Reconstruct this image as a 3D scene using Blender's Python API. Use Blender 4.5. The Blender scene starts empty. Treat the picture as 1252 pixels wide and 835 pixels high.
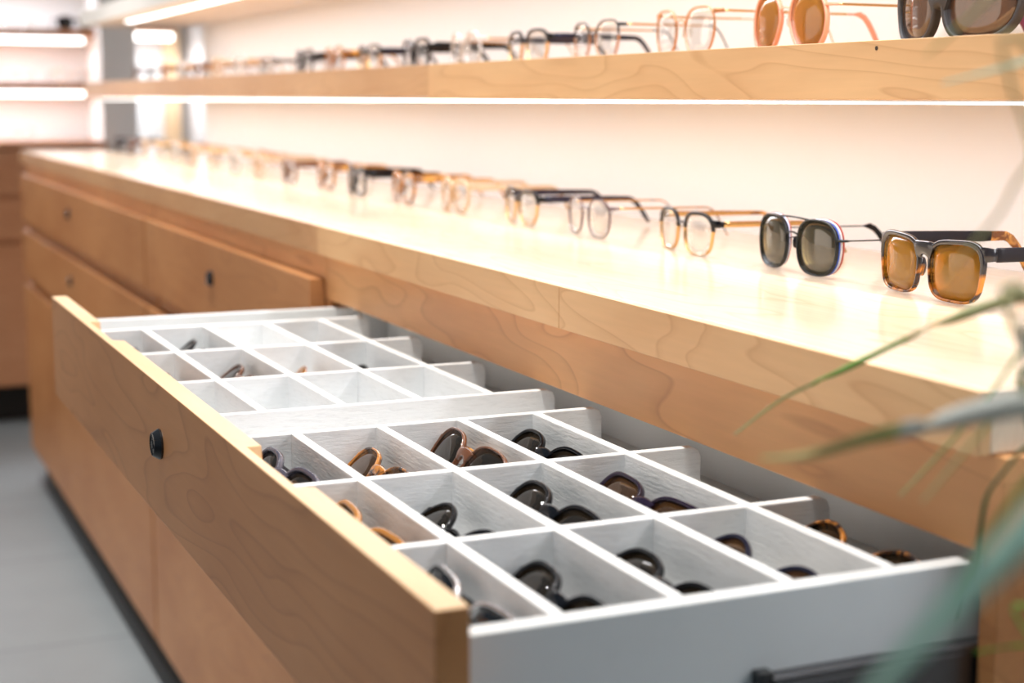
import bpy, bmesh, math, random
from mathutils import Vector, Matrix
random.seed(7)
S = 0.14                       # one layout unit in metres
FLOOR = -7.5                   # floor height in layout units (camera lens height is 0)
K = 1.0
def W(x, y, z): return Vector((x*K*S, y*K*S, (z*K-FLOOR)*S))
SC = bpy.context.scene
COL = SC.collection

# ------------------------------------------------------------------ object helpers
def tag(o, label=None, cat=None, group=None, kind=None):
    if label: o['label'] = label
    if cat: o['category'] = cat
    if group: o['group'] = group
    if kind: o['kind'] = kind
    return o
def thing(name, loc, label, cat, group=None, rot=(0, 0, 0)):
    o = bpy.data.objects.new(name, None); COL.objects.link(o)
    o.location = loc; o.rotation_euler = rot
    o.empty_display_size = .02
    return tag(o, label, cat, group)
def finish(bm, name, mats, parent=None, origin=None, smooth=False, label=None, bevel=0):
    me = bpy.data.meshes.new(name)
    bmesh.ops.recalc_face_normals(bm, faces=bm.faces)
    if origin is not None: bmesh.ops.translate(bm, vec=-Vector(origin), verts=bm.verts)
    bm.to_mesh(me); bm.free()
    for m in (mats if isinstance(mats, (list, tuple)) else [mats]): me.materials.append(m)
    if smooth:
        for p in me.polygons: p.use_smooth = True
    o = bpy.data.objects.new(name, me); COL.objects.link(o)
    if parent: o.parent = parent
    if label: o['label'] = label
    if bevel:
        b = o.modifiers.new('Bevel', 'BEVEL'); b.width = bevel; b.segments = 2; b.limit_method = 'ANGLE'; b.angle_limit = math.radians(40)
    return o
def box(bm, a, b, mi=0):                      # layout-unit corners
    p, q = W(*a), W(*b)
    lo = Vector((min(p.x, q.x), min(p.y, q.y), min(p.z, q.z))); hi = Vector((max(p.x, q.x), max(p.y, q.y), max(p.z, q.z)))
    vs = [bm.verts.new((x, y, z)) for x in (lo.x, hi.x) for y in (lo.y, hi.y) for z in (lo.z, hi.z)]
    for f in ((0, 1, 3, 2), (4, 6, 7, 5), (0, 4, 5, 1), (2, 3, 7, 6), (0, 2, 6, 4), (1, 5, 7, 3)):
        bm.faces.new([vs[i] for i in f]).material_index = mi
    return vs
def boxes(name, lst, mat, parent=None, bevel=.001, label=None):
    bm = bmesh.new()
    for a, b in lst: box(bm, a, b)
    return finish(bm, name, mat, parent, parent.matrix_basis.translation + (parent.parent.matrix_basis.translation if parent.parent else Vector()) if parent else None, bevel=bevel, label=label)
def base_of(parent):
    v = Vector()
    while parent: v += parent.location; parent = parent.parent
    return v
def lathe(bm, prof, axis='Z', n=32, c=(0, 0, 0), mi=0):
    rings = []
    c = Vector(c)
    for r, h in prof:
        ring = []
        for i in range(n):
            a = 2*math.pi*i/n; u, v = r*math.cos(a), r*math.sin(a)
            p = {'Z': (u, v, h), 'X': (h, u, v), 'Y': (u, h, v)}[axis]
            ring.append(bm.verts.new(c+Vector(p)))
        rings.append(ring)
    for a, b in zip(rings, rings[1:]):
        for i in range(n): bm.faces.new((a[i], a[(i+1) % n], b[(i+1) % n], b[i])).material_index = mi
    bm.faces.new(rings[0]).material_index = mi; bm.faces.new(rings[-1]).material_index = mi
def sweep(bm, pts, sizes, closed=False, n=8, ex=2.0, up=None, mi=0):
    """tube of super-elliptic section; sizes = (half across in plane, half along up)"""
    m = len(pts); pts = [Vector(p) for p in pts]; rings = []
    upv = Vector(up) if up else Vector((0, 1, 0))
    for i, p in enumerate(pts):
        if closed: t = pts[(i+1) % m]-pts[i-1]
        else: t = pts[min(i+1, m-1)]-pts[max(i-1, 0)]
        t.normalize()
        s = t.cross(upv)
        if s.length < 1e-4: s = t.cross(Vector((0, 0, 1)))
        s.normalize(); u2 = s.cross(t).normalized()
        a, b = sizes[i] if isinstance(sizes, list) else sizes
        ring = []
        for k in range(n):
            th = 2*math.pi*(k+.5)/n; cc, ss = math.cos(th), math.sin(th)
            ring.append(bm.verts.new(p + s*(a*math.copysign(abs(cc)**(2/ex), cc)) + u2*(b*math.copysign(abs(ss)**(2/ex), ss))))
        rings.append(ring)
    for i in range(m if closed else m-1):
        a, b = rings[i], rings[(i+1) % m]
        for k in range(n): bm.faces.new((a[k], a[(k+1) % n], b[(k+1) % n], b[k])).material_index = mi
    if not closed:
        bm.faces.new(rings[0]).material_index = mi; bm.faces.new(rings[-1]).material_index = mi
def ball(bm, c, r, sc=(1, 1, 1), mi=0):
    g = bmesh.ops.create_uvsphere(bm, u_segments=10, v_segments=7, radius=r)
    for v in g['verts']: v.co = Vector(c)+Vector((v.co.x*sc[0], v.co.y*sc[1], v.co.z*sc[2]))
    for v in g['verts']:
        for f in v.link_faces: f.material_index = mi

# ------------------------------------------------------------------ materials
def srgb(r, g, b):
    f = lambda c: (c/255/12.92) if c/255 <= .04045 else ((c/255+.055)/1.055)**2.4
    return (f(r), f(g), f(b), 1)
def newmat(name):
    m = bpy.data.materials.new(name); m.use_nodes = True
    nt = m.node_tree; nt.nodes.clear()
    out = nt.nodes.new('ShaderNodeOutputMaterial')
    return m, nt, out
def N(nt, t, **kw):
    n = nt.nodes.new(t)
    for k, v in kw.items():
        if k in n.inputs.keys(): n.inputs[k].default_value = v
        else: setattr(n, k, v)
    return n
def simple(name, col, rough=.5, metal=0, noise=.04, scale=40, coat=0, spec=.5):
    m, nt, out = newmat(name); L = nt.links
    b = N(nt, 'ShaderNodeBsdfPrincipled', Roughness=rough, Metallic=metal)
    b.inputs['Coat Weight'].default_value = coat; b.inputs['Specular IOR Level'].default_value = spec
    tc = N(nt, 'ShaderNodeTexCoord'); nz = N(nt, 'ShaderNodeTexNoise', Scale=scale, Detail=3.0)
    mx = N(nt, 'ShaderNodeMix', data_type='RGBA')
    mx.inputs[6].default_value = col; mx.inputs[7].default_value = tuple(c*(1-noise*4) for c in col[:3])+(1,)
    L.new(tc.outputs['Object'], nz.inputs['Vector']); L.new(nz.outputs['Fac'], mx.inputs[0])
    L.new(mx.outputs[2], b.inputs['Base Color']); L.new(b.outputs[0], out.inputs[0])
    return m
def ramp(nt, pts):
    r = nt.nodes.new('ShaderNodeValToRGB'); e = r.color_ramp.elements
    e[0].position, e[0].color = pts[0]; e[1].position, e[1].color = pts[-1]
    for p, c in pts[1:-1]:
        x = e.new(p); x.color = c
    return r
def wood(name, light, dark, line, rough=.4, along='Y', rings=9.0, fig=1.0, seed=0.0, line_amt=.34, spec=.4, ring_scale=2.2):
    """maple: broad figure, thin cathedral growth lines, fine fibre"""
    m, nt, out = newmat(name); L = nt.links
    tc = N(nt, 'ShaderNodeTexCoord')
    mp = N(nt, 'ShaderNodeMapping')
    sc = {'X': (1, 4, 4), 'Y': (4, 1, 4), 'Z': (4, 4, 1)}[along]
    mp.inputs['Scale'].default_value = tuple((2.3 if s == 1 else 11.0)*ring_scale/2.2 for s in sc); mp.inputs['Location'].default_value = (seed, seed*.7, seed*1.3)
    L.new(tc.outputs['Object'], mp.inputs['Vector'])
    nz = N(nt, 'ShaderNodeTexNoise', Scale=1.0, Detail=2.0, Roughness=.42, Distortion=.25)
    L.new(mp.outputs[0], nz.inputs['Vector'])
    mul = N(nt, 'ShaderNodeMath', operation='MULTIPLY'); mul.inputs[1].default_value = rings*1.7
    fr = N(nt, 'ShaderNodeMath', operation='FRACT')
    L.new(nz.outputs['Fac'], mul.inputs[0]); L.new(mul.outputs[0], fr.inputs[0])
    rl = ramp(nt, [(0.0, (1, 1, 1, 1)), (0.06, (.5, .5, .5, 1)), (0.22, (.14, .14, .14, 1)), (0.94, (0, 0, 0, 1)), (1.0, (1, 1, 1, 1))])
    L.new(fr.outputs[0], rl.inputs[0])
    n2 = N(nt, 'ShaderNodeTexNoise', Scale=2.0*fig, Detail=3.0, Roughness=.5)
    mp2 = N(nt, 'ShaderNodeMapping'); mp2.inputs['Scale'].default_value = {'X': (2, 6, 6), 'Y': (6, 2, 6), 'Z': (6, 6, 2)}[along]
    L.new(tc.outputs['Object'], mp2.inputs['Vector']); L.new(mp2.outputs[0], n2.inputs['Vector'])
    m1 = N(nt, 'ShaderNodeMix', data_type='RGBA'); m1.inputs[6].default_value = light; m1.inputs[7].default_value = dark
    r2 = ramp(nt, [(0.3, (0, 0, 0, 1)), (0.7, (1, 1, 1, 1))]); L.new(n2.outputs['Fac'], r2.inputs[0]); L.new(r2.outputs[0], m1.inputs[0])
    n3 = N(nt, 'ShaderNodeTexNoise', Scale=60.0, Detail=2.0)
    mp3 = N(nt, 'ShaderNodeMapping'); mp3.inputs['Scale'].default_value = {'X': (.25, 4, 4), 'Y': (4, .25, 4), 'Z': (4, 4, .25)}[along]
    L.new(tc.outputs['Object'], mp3.inputs['Vector']); L.new(mp3.outputs[0], n3.inputs['Vector'])
    am = N(nt, 'ShaderNodeMath', operation='MULTIPLY'); am.inputs[1].default_value = line_amt
    L.new(rl.outputs[0], am.inputs[0])
    m2 = N(nt, 'ShaderNodeMix', data_type='RGBA'); m2.inputs[7].default_value = line
    L.new(am.outputs[0], m2.inputs[0]); L.new(m1.outputs[2], m2.inputs[6])
    m3 = N(nt, 'ShaderNodeMix', data_type='RGBA', blend_type='MULTIPLY'); m3.inputs[0].default_value = .22
    L.new(m2.outputs[2], m3.inputs[6]); L.new(n3.outputs['Color'], m3.inputs[7])
    r3 = ramp(nt, [(0.25, (.72, .72, .72, 1)), (0.75, (1, 1, 1, 1))]); L.new(n3.outputs['Fac'], r3.inputs[0]); L.new(r3.outputs[0], m3.inputs[7])
    b = N(nt, 'ShaderNodeBsdfPrincipled', Roughness=rough); b.inputs['Specular IOR Level'].default_value = spec
    L.new(m3.outputs[2], b.inputs['Base Color']); L.new(b.outputs[0], out.inputs[0])
    return m
def painted(name, col, rough=.5, bump=.35, sc=(14, 14, 90), mott=.93):
    m, nt, out = newmat(name); L = nt.links
    b = N(nt, 'ShaderNodeBsdfPrincipled', Roughness=rough)
    tc = N(nt, 'ShaderNodeTexCoord'); mp = N(nt, 'ShaderNodeMapping'); mp.inputs['Scale'].default_value = sc
    nz = N(nt, 'ShaderNodeTexNoise', Scale=6.0, Detail=4.0, Roughness=.6, Distortion=.4)
    L.new(tc.outputs['Object'], mp.inputs['Vector']); L.new(mp.outputs[0], nz.inputs['Vector'])
    r = ramp(nt, [(0.36, tuple(c*mott for c in col[:3])+(1,)), (0.46, col), (1, col)])
    L.new(nz.outputs['Fac'], r.inputs[0]); L.new(r.outputs[0], b.inputs['Base Color'])
    bp = N(nt, 'ShaderNodeBump', Strength=bump, Distance=.001); L.new(nz.outputs['Fac'], bp.inputs['Height']); L.new(bp.outputs[0], b.inputs['Normal'])
    L.new(b.outputs[0], out.inputs[0]); return m
def emit(name, col, st):
    m, nt, out = newmat(name); e = N(nt, 'ShaderNodeEmission', Color=col, Strength=st); nt.links.new(e.outputs[0], out.inputs[0]); return m
def lens(name, tint, refl=.05, diff=None, tint2=None, rough=0.0, h=.045, fmul=1.0):
    m, nt, out = newmat(name); L = nt.links
    tr = N(nt, 'ShaderNodeBsdfTransparent', Color=tint)
    if tint2:
        tc = N(nt, 'ShaderNodeTexCoord'); sp = N(nt, 'ShaderNodeSeparateXYZ'); L.new(tc.outputs['Generated'], sp.inputs[0])
        rp = ramp(nt, [(0.15, tint), (0.95, tint2)]); L.new(sp.outputs['Z'], rp.inputs[0]); L.new(rp.outputs[0], tr.inputs['Color'])
    base = tr.outputs[0]
    if diff:
        d = N(nt, 'ShaderNodeBsdfDiffuse', Color=diff[0]); mx = N(nt, 'ShaderNodeMixShader'); mx.inputs[0].default_value = diff[1]
        L.new(base, mx.inputs[1]); L.new(d.outputs[0], mx.inputs[2]); base = mx.outputs[0]
    g = N(nt, 'ShaderNodeBsdfGlossy', Roughness=rough); f = N(nt, 'ShaderNodeFresnel', IOR=1.45)
    ad = N(nt, 'ShaderNodeMath', operation='MULTIPLY_ADD', use_clamp=True); ad.inputs[1].default_value = fmul; ad.inputs[2].default_value = refl-.035; L.new(f.outputs[0], ad.inputs[0])
    ms = N(nt, 'ShaderNodeMixShader'); L.new(ad.outputs[0], ms.inputs[0]); L.new(base, ms.inputs[1]); L.new(g.outputs[0], ms.inputs[2])
    L.new(ms.outputs[0], out.inputs[0]); return m
def tortoise(name, c1, c2, scale=90, split=None, top=None):
    m, nt, out = newmat(name); L = nt.links
    b = N(nt, 'ShaderNodeBsdfPrincipled', Roughness=.18); b.inputs['Coat Weight'].default_value = .4
    tc = N(nt, 'ShaderNodeTexCoord'); nz = N(nt, 'ShaderNodeTexNoise', Scale=scale, Detail=2.0, Distortion=1.0)
    L.new(tc.outputs['Object'], nz.inputs['Vector'])
    r = ramp(nt, [(0.42, c1), (0.58, c2)]); L.new(nz.outputs['Fac'], r.inputs[0]); colr = r.outputs[0]
    if split is not None:
        sp = N(nt, 'ShaderNodeSeparateXYZ'); L.new(tc.outputs['Object'], sp.inputs[0])
        mr = N(nt, 'ShaderNodeMapRange'); mr.inputs['From Min'].default_value = split-.002; mr.inputs['From Max'].default_value = split+.002
        L.new(sp.outputs['Z'], mr.inputs['Value']); mx = N(nt, 'ShaderNodeMix', data_type='RGBA'); mx.inputs[7].default_value = top
        L.new(mr.outputs[0], mx.inputs[0]); L.new(colr, mx.inputs[6]); colr = mx.outputs[2]
    L.new(colr, b.inputs['Base Color']); L.new(b.outputs[0], out.inputs[0]); return m
def clearplastic(name, col, a=.5):
    m, nt, out = newmat(name); L = nt.links
    t = N(nt, 'ShaderNodeBsdfTransparent', Color=col); p = N(nt, 'ShaderNodeBsdfPrincipled', Roughness=.15); p.inputs['Base Color'].default_value = col
    mx = N(nt, 'ShaderNodeMixShader'); mx.inputs[0].default_value = a
    L.new(t.outputs[0], mx.inputs[1]); L.new(p.outputs[0], mx.inputs[2]); L.new(mx.outputs[0], out.inputs[0]); return m

M = {}
mlight, mdark, mline = srgb(230, 187, 138), srgb(219, 170, 120), srgb(176, 116, 70)
M['maple'] = wood('maple_fascia', mlight, mdark, mline)
M['maple_far'] = wood('maple_fascia_far_board', srgb(216, 170, 124), srgb(200, 150, 104), mline, seed=3.1)
M['maple_rail'] = wood('maple_rail', srgb(238, 180, 122), srgb(224, 158, 102), srgb(160, 94, 52), seed=5.3, rings=8)
M['maple_front'] = wood('maple_drawer_front', srgb(210, 152, 102), srgb(194, 134, 84), srgb(138, 82, 44), seed=8.2, rings=7)
M['maple_cab'] = wood('maple_cabinet', srgb(198, 140, 90), srgb(182, 122, 74), srgb(150, 92, 54), seed=1.7, rings=6, line_amt=.3)
M['maple_back'] = wood('maple_back_cabinet', srgb(206, 150, 112), srgb(194, 136, 98), srgb(170, 108, 70), seed=2.2, along='X', rings=4, line_amt=.2)
M['maple_top'] = wood('maple_worktop_lit', srgb(238, 219, 194), srgb(231, 207, 177), srgb(208, 174, 136), rough=.14, seed=4.4, rings=8, line_amt=.35, spec=.6)  # paler than the fascia: light falling on the top is put into the colour
M['edge'] = wood('maple_pale_edge', srgb(244, 212, 172), srgb(236, 198, 154), srgb(220, 176, 130), seed=6, rings=3, line_amt=.15)  # paler maple on the drawer front's top faces and the alcove trim
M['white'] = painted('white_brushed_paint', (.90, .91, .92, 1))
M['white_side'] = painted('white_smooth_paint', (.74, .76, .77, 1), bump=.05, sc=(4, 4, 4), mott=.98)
M['wall'] = painted('warm_white_wall_paint', (.84, .835, .83, 1), rough=.8, bump=.02, sc=(3, 3, 3), mott=.995)
M['wall_grey'] = painted('grey_wall_paint', (.80, .76, .74, 1), rough=.7, bump=.03, sc=(3, 3, 3))
M['floor'] = None
M['black'] = simple('black_plastic', (.012, .013, .016, 1), .25, coat=.3)
M['blackmatte'] = simple('plinth_painted_shade', (.02, .018, .016, 1), .7)  # toe-kick shade put into the plinth's near-black colour
M['steel'] = simple('dark_steel', (.16, .16, .17, 1), .35, metal=.9)
M['led'] = emit('led_diffuser', (1, .97, .93, 1), 6.0)
M['alu'] = simple('led_channel', (.8, .8, .8, 1), .4, metal=.6)
def floor_mat():
    m, nt, out = newmat('grey_floor_tile'); L = nt.links
    tc = N(nt, 'ShaderNodeTexCoord'); mp = N(nt, 'ShaderNodeMapping'); L.new(tc.outputs['Object'], mp.inputs[0])
    br = N(nt, 'ShaderNodeTexBrick', Scale=1.0); br.offset = .5
    br.inputs['Color1'].default_value = (.30, .335, .36, 1); br.inputs['Color2'].default_value = (.28, .31, .335, 1); br.inputs['Mortar'].default_value = (.22, .25, .27, 1)
    br.inputs['Mortar Size'].default_value = .006; br.inputs['Brick Width'].default_value = 1.2; br.inputs['Row Height'].default_value = .6
    nz = N(nt, 'ShaderNodeTexNoise', Scale=5.0, Detail=4.0); L.new(tc.outputs['Object'], nz.inputs[0]); L.new(mp.outputs[0], br.inputs[0])
    mx = N(nt, 'ShaderNodeMix', data_type='RGBA', blend_type='MULTIPLY'); mx.inputs[0].default_value = .25
    L.new(br.outputs[0], mx.inputs[6]); L.new(nz.outputs['Fac'], mx.inputs[7])
    b = N(nt, 'ShaderNodeBsdfPrincipled', Roughness=.45); L.new(mx.outputs[2], b.inputs[0]); L.new(b.outputs[0], out.inputs[0]); return m
M['floor'] = floor_mat()

# ------------------------------------------------------------------ room shell
def struct(name, lst, mat):
    bm = bmesh.new()
    for a, b in lst: box(bm, a, b)
    o = finish(bm, name, mat); o['kind'] = 'structure'; return o
struct('floor', [((-30, -25, FLOOR-.5), (12, 45, FLOOR))], M['floor'])
struct('wall_right', [((6.6, -3, FLOOR), (7.4, 28.5, 12))], M['wall'])
struct('wall_alcove', [((7.4, 27.9, FLOOR), (9.4, 28.5, 12)), ((8.75, 28.5, FLOOR), (9.4, 39.7, 12))], M['wall_grey'])
struct('wall_back', [((-30, 39.7, FLOOR), (9.4, 40.5, 12))], M['wall'])
struct('trim_1', [((6.25, 37.3, FLOOR), (7.05, 39.7, 12))], M['wall'])
struct('trim_2', [((8.15, 39.3, FLOOR), (8.5, 39.7, 8))], M['edge'])

# ------------------------------------------------------------------ worktop
XE, YE, YF = 3.683, 4.2, 31.6
def seg_yz(y0, y1, z0, z1, x0, x1): return ((x0, y0, z0), (x1, y1, z1))
t = thing('worktop', W(5, 18, -1.23), 'long maple worktop, paled with painted light, under the row of glasses, running along the right wall', 'worktop')
def part(name, lst, mat, parent, bevel=.0006, label=None, smooth=False):
    bm = bmesh.new()
    for a, b in lst: box(bm, a, b)
    return finish(bm, name, mat, parent, base_of(parent), bevel=bevel, label=label)
part('slab', [((XE+.06, YE, -1.228), (6.6, YF, -1.0))], M['maple_top'], t)
for a, b, m in ((YE, 7.575, 'maple'), (7.58, 12.05, 'maple'), (12.055, YF, 'maple_far')):
    part('edge_band', [((XE, a, -1.232), (XE+.06, b, -1.0))], M[m], t, bevel=.0004)

# ------------------------------------------------------------------ cabinets under the worktop
XC = 3.769
XF = 3.635   # closed fronts stand proud of the rail
CB = -6.72
def lock(parent, x, y, z, r=.082):
    bm = bmesh.new(); c = W(x, y, z)
    R_ = r*S
    lathe(bm, [(R_*1.0, .0006), (R_*1.02, -.0015), (R_*.78, -.0062), (R_*.72, -.0066), (R_*.70, -.0058), (R_*.30, -.0058), (R_*.28, -.0066), (R_*.02, -.0066)], 'X', 36, c)
    o = finish(bm, 'cam_lock', M['black'], parent, base_of(parent), smooth=True)
    b = o.modifiers.new('Edge', 'EDGE_SPLIT'); b.split_angle = math.radians(28)
    return o
def cabinet(y0, y1, label, open_top=False, end=False, mfr='maple_cab', lock_x=None):
    t = thing('drawer_cabinet', W(5, (y0+y1)/2, FLOOR), label, 'cabinet', 'drawer cabinets under the worktop')
    side = .09
    lst = [((XC, y0, CB), (6.58, y0+side, -1.235)), ((XC, y1-side, CB), (6.58, y1, -1.235)),
           ((XC, y0+side, CB), (6.58, y1-side, CB+.12)), ((6.48, y0+side, CB), (6.58, y1-side, -1.235)),
           ((XC+.01, y0+side, -2.52), (XC+.1, y1-side, -2.34)), ((XC+.01, y0+side, -3.60), (XC+.1, y1-side, -3.30))]
    part('body', lst, M['maple_cab'], t)
    part('top_rail', [((XC-.003, y0-.003, -1.604), (XC+.12, y1-.002, -1.2340))], M['maple_rail'], t, label='figured maple rail below the worktop')
    part('plinth', [((3.9, y0+.01, FLOOR), (6.4, y1, CB))], M['blackmatte'], t, label='recessed plinth with toe-kick shade painted black')
    g = .025
    for k, (zt, zb) in enumerate(((-1.44, -2.30), (-2.51, -3.36), (-3.56, -6.80))):
        if open_top and k == 0: continue
        f = part('drawer' if k < 2 else 'door', [((XF, y0+g, zb), (XC-.004, y1-g, zt))], M[mfr], t, bevel=.0012)
        lock(f, XF, (y0+y1)/2, zt-.36 if k < 2 else zt-.5)
    return t
cab1 = cabinet(4.15, 12.08, 'maple cabinet nearest the camera with its top drawer pulled wide open', True)
cab2 = cabinet(12.10, 19.05, 'closed maple drawer cabinet just beyond the open drawer')
cab3 = cabinet(19.09, 31.3, 'farthest maple drawer cabinet at the dim far end of the worktop')

# open drawer: part of the near cabinet, everything on it a sub-part
K = .97
ZT = -1.7075; ZF = -2.02
Y0, Y1 = 4.44, 12.33
wx0, wx1 = 1.785, 4.10
bm = bmesh.new()
box(bm, (wx0, Y0, ZF-.10), (3.98, Y0+.085, ZT)); box(bm, (3.98, Y0, ZF-.10), (wx1, Y0+.085, ZT-.035))
box(bm, (wx0, Y1-.085, ZF-.10), (wx1, Y1, ZT))
box(bm, (wx0, Y0+.085, ZF-.10), (wx0+.07, Y1-.085, ZT)); box(bm, (4.35, Y0+.085, ZF-.10), (4.42, Y1-.085, ZT-.01))
box(bm, (wx1, Y0, ZF-.10), (4.42, Y0+.085, ZT-.05)); box(bm, (wx1, Y1-.085, ZF-.10), (4.42, Y1, ZT-.05))
box(bm, (wx0+.07, Y0+.085, ZF-.06), (4.35, Y1-.085, ZF))
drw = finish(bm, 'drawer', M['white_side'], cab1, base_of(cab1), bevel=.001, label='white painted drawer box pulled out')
# front with two scooped finger pulls cut into the inner top edge
def drawer_front():
    bm = bmesh.new()
    x0, x1 = 1.665, 1.783; zt, zb = -1.55, -2.335; ya, yb = 4.275, 12.62
    cuts = [(5.90, 6.74), (10.1, 11.06)]
    prof = []
    ys = [ya]
    for a, b in cuts:
        ys += [a, a+.05, a+.10, b-.012, b]
    ys += [yb]
    def dep(y):
        for a, b in cuts:
            if a <= y <= b:
                if y == a or y == b: return 0
                if y <= a+.051: return .045
                return .085
        return 0
    rings = []
    for y in ys:
        d = dep(y)
        pts = [(x0, zb), (x0, zt), (x0+.048, zt), (x1, zt-d), (x1, zb)]
        if d == 0: pts = [(x0, zb), (x0, zt), (x0+.048, zt), (x1, zt), (x1, zb)]
        rings.append([bm.verts.new(W(x, y, z)) for x, z in pts])
    for a, b in zip(rings, rings[1:]):
        for i in range(5): bm.faces.new((a[i], a[(i+1) % 5], b[(i+1) % 5], b[i])).material_index = 1 if i in (1, 2) else 0
    bm.faces.new(rings[0]); bm.faces.new(rings[-1])
    f = finish(bm, 'drawer_front', [M['maple_front'], M['edge']], drw, base_of(drw), bevel=.0007, label='broad maple front with two scooped finger pulls')
    return f
drawer_front()
lock(drw, 1.665, 8.45, -1.885)
# long dividers (run along the drawer) and cross dividers
colx = [2.20, 2.665, 3.125, 3.575]
th = .026
crossA = [5.485, 6.575, 7.655]; crossB = [8.265, 9.33, 10.5, 11.68]
for x in colx:
    for (a, b) in ((Y0+.085, 7.655-th), (8.265+th, 11.68-th)):
        part('long_divider', [((x-th, a, ZF+.002), (x+th, b, ZT+.003))], M['white'], drw, bevel=.0007)
for y in crossA+crossB:
    bm = bmesh.new()
    x0, x1 = wx0+.07, 3.985
    pts = [(x0, ZF+.002), (x0, ZT), (x1-.05, ZT), (x1-.015, ZT-.015), (x1, ZT-.05), (x1, ZF+.002)]
    ra = [bm.verts.new(W(x, y-th, z)) for x, z in pts]; rb = [bm.verts.new(W(x, y+th, z)) for x, z in pts]
    for i in range(6): bm.faces.new((ra[i], ra[(i+1) % 6], rb[(i+1) % 6], rb[i]))
    bm.faces.new(ra); bm.faces.new(rb)
    finish(bm, 'cross_divider', M['white'], drw, base_of(drw), bevel=.0007)
# runner on the near side
part('runner', [((2.98, 4.385, -2.30), (4.4, 4.436, -2.04)), ((2.98, 4.37, -2.035), (4.4, 4.437, -2.0))], M['steel'], drw, bevel=.001, label='dark steel drawer runner')
for x in (3.12, 3.45, 3.62):
    bm = bmesh.new(); lathe(bm, [(.0035, .0005), (.0035, -.002), (.001, -.002)], 'Y', 14, W(x, 4.385, -2.16))
    finish(bm, 'screw', M['black'], drw, base_of(drw))
part('runner_clip', [((2.93, 4.38, -2.26), (2.99, 4.44, -1.985))], M['black'], drw, bevel=.0005)
K = 1.0

# ------------------------------------------------------------------ wall shelves with LED strips
def led_bar(y0, y1, x, z, label, group):
    """slim diffuser bar hung under a shelf, plus its downward light"""
    t = thing('led_light_bar', W(x, (y0+y1)/2, z), label, 'light', group)
    part('channel', [((x-.07, y0, z-.006), (x+.07, y1, z+.002))], M['alu'], t, bevel=0)
    part('diffuser', [((x-.06, y0+.02, z-.019), (x+.06, y1-.02, z-.006))], M['led'], t, bevel=.0005)
    return t
def area(name, loc, sx, sy, power, col, rot=(0, 0, 0)):
    l = bpy.data.lights.new(name, 'AREA'); l.shape = 'RECTANGLE'; l.size = sx; l.size_y = sy; l.energy = power; l.color = col
    o = bpy.data.objects.new(name, l); COL.objects.link(o); o.location = loc; o.rotation_euler = rot; return o
SH = 4.75
t = thing('wall_shelf', W(5.6, 17, .02), 'thick maple wall shelf carrying glasses just above the worktop', 'shelf')
part('shelf_board', [((SH, -2.0, .015), (6.6, 12.32, .300))], M['maple'], t, label='nearer shelf board with a small dark knot')
part('shelf_board', [((SH+.04, 12.33, .03), (6.6, 30.6, .300))], M['maple_far'], t)
bm = bmesh.new(); lathe(bm, [(.0017, .001), (.0015, -.0003), (.0002, -.0004)], 'X', 14, W(SH, 6.27, .262))
finish(bm, 'knot', simple('dark_knot', (.05, .03, .02, 1), .8), t, base_of(t))
led_bar(-1.5, 30.3, 5.15, .012, 'long glowing light strip under the thick wall shelf', 'light strips under the right wall shelves')
t = thing('wall_shelf', W(5.6, 17, 1.3), 'pale upper wall shelf mostly above the frame, its light strip showing top left', 'shelf')
part('shelf_board', [((SH, -2.0, 1.34), (6.6, 30.6, 1.62))], M['wall'], t)
led_bar(-1.5, 27.8, 5.15, 1.335, 'slanting glowing light strip at the top edge, under the upper shelf', 'light strips under the right wall shelves')
LED = (.84, .91, 1.0)
area('shelf_light', W(5.3, 14.5, -.04), .03, 31*S, 6.0, LED)
area('shelf_light_upper', W(5.3, 13.5, 1.28), .03, 29*S, 7.2, LED)

# back wall furniture
t = thing('drawer_cabinet', W(3, 38, FLOOR), 'reddish maple cabinet against the back wall at the left edge', 'cabinet')
yb = 36.85
part('body', [((-3, yb+.12, -6.6), (6.25, 39.6, -1.08))], M['maple_back'], t)
part('plinth', [((-3, yb+.8, FLOOR), (6.25, 39.6, -6.6))], M['blackmatte'], t)
part('counter_top', [((-3.05, yb-.02, -1.10), (6.25, 39.6, -.98))], M['maple_back'], t, label='thin worktop of the back cabinet')
for a, b in ((-3, 1.55), (1.6, 6.2)):
    part('drawer', [((a, yb, -2.16), (b, yb+.115, -1.2))], M['maple_back'], t)
    part('drawer', [((a, yb, -3.18), (b, yb+.115, -2.28))], M['maple_back'], t)
    part('door', [((a, yb, -6.55), (b, yb+.115, -3.30))], M['maple_back'], t)
for i, (z, xr, lab) in enumerate(((1.44, 6.62, 'upper thin maple shelf on the back wall holding dark sunglasses'), (.20, 6.2, 'lower thin maple shelf on the back wall'))):
    t = thing('wall_shelf', W(3, 38.5, z), lab, 'shelf', 'thin shelves on the back wall')
    part('shelf_board', [((-3, 37.9, z), (xr, 39.7, z+.16))], M['maple_back'], t)
    lt = thing('led_light_bar', W(3, 38.1, z-.03), ('upper' if i == 0 else 'lower')+' horizontal light strip at the left edge on the back wall', 'light', 'light strips on the back wall')
    part('channel', [((-2.8, 38.0, z-.03), (6.0, 38.3, z-.001))], M['alu'], lt, bevel=0)
    part('diffuser', [((-2.78, 38.0, z-.15), (5.98, 38.25, z-.03))], M['led'], lt, bevel=.001)
    area('back_shelf_light', W(1.6, 38.3, z-.2), 8.5*S, .03, 3.2, LED)
area('back_shelf_light_top', W(1.6, 38.4, 2.6), 8.5*S, .03, 4.5, LED)
area('alcove_light', W(7.6, 38.2, 1.36), .9*S, .03, 1.6, LED)
t = thing('wall_shelf', W(7.7, 38.7, 1.44), 'short shelf in the grey alcove right of the white column', 'shelf')
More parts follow.
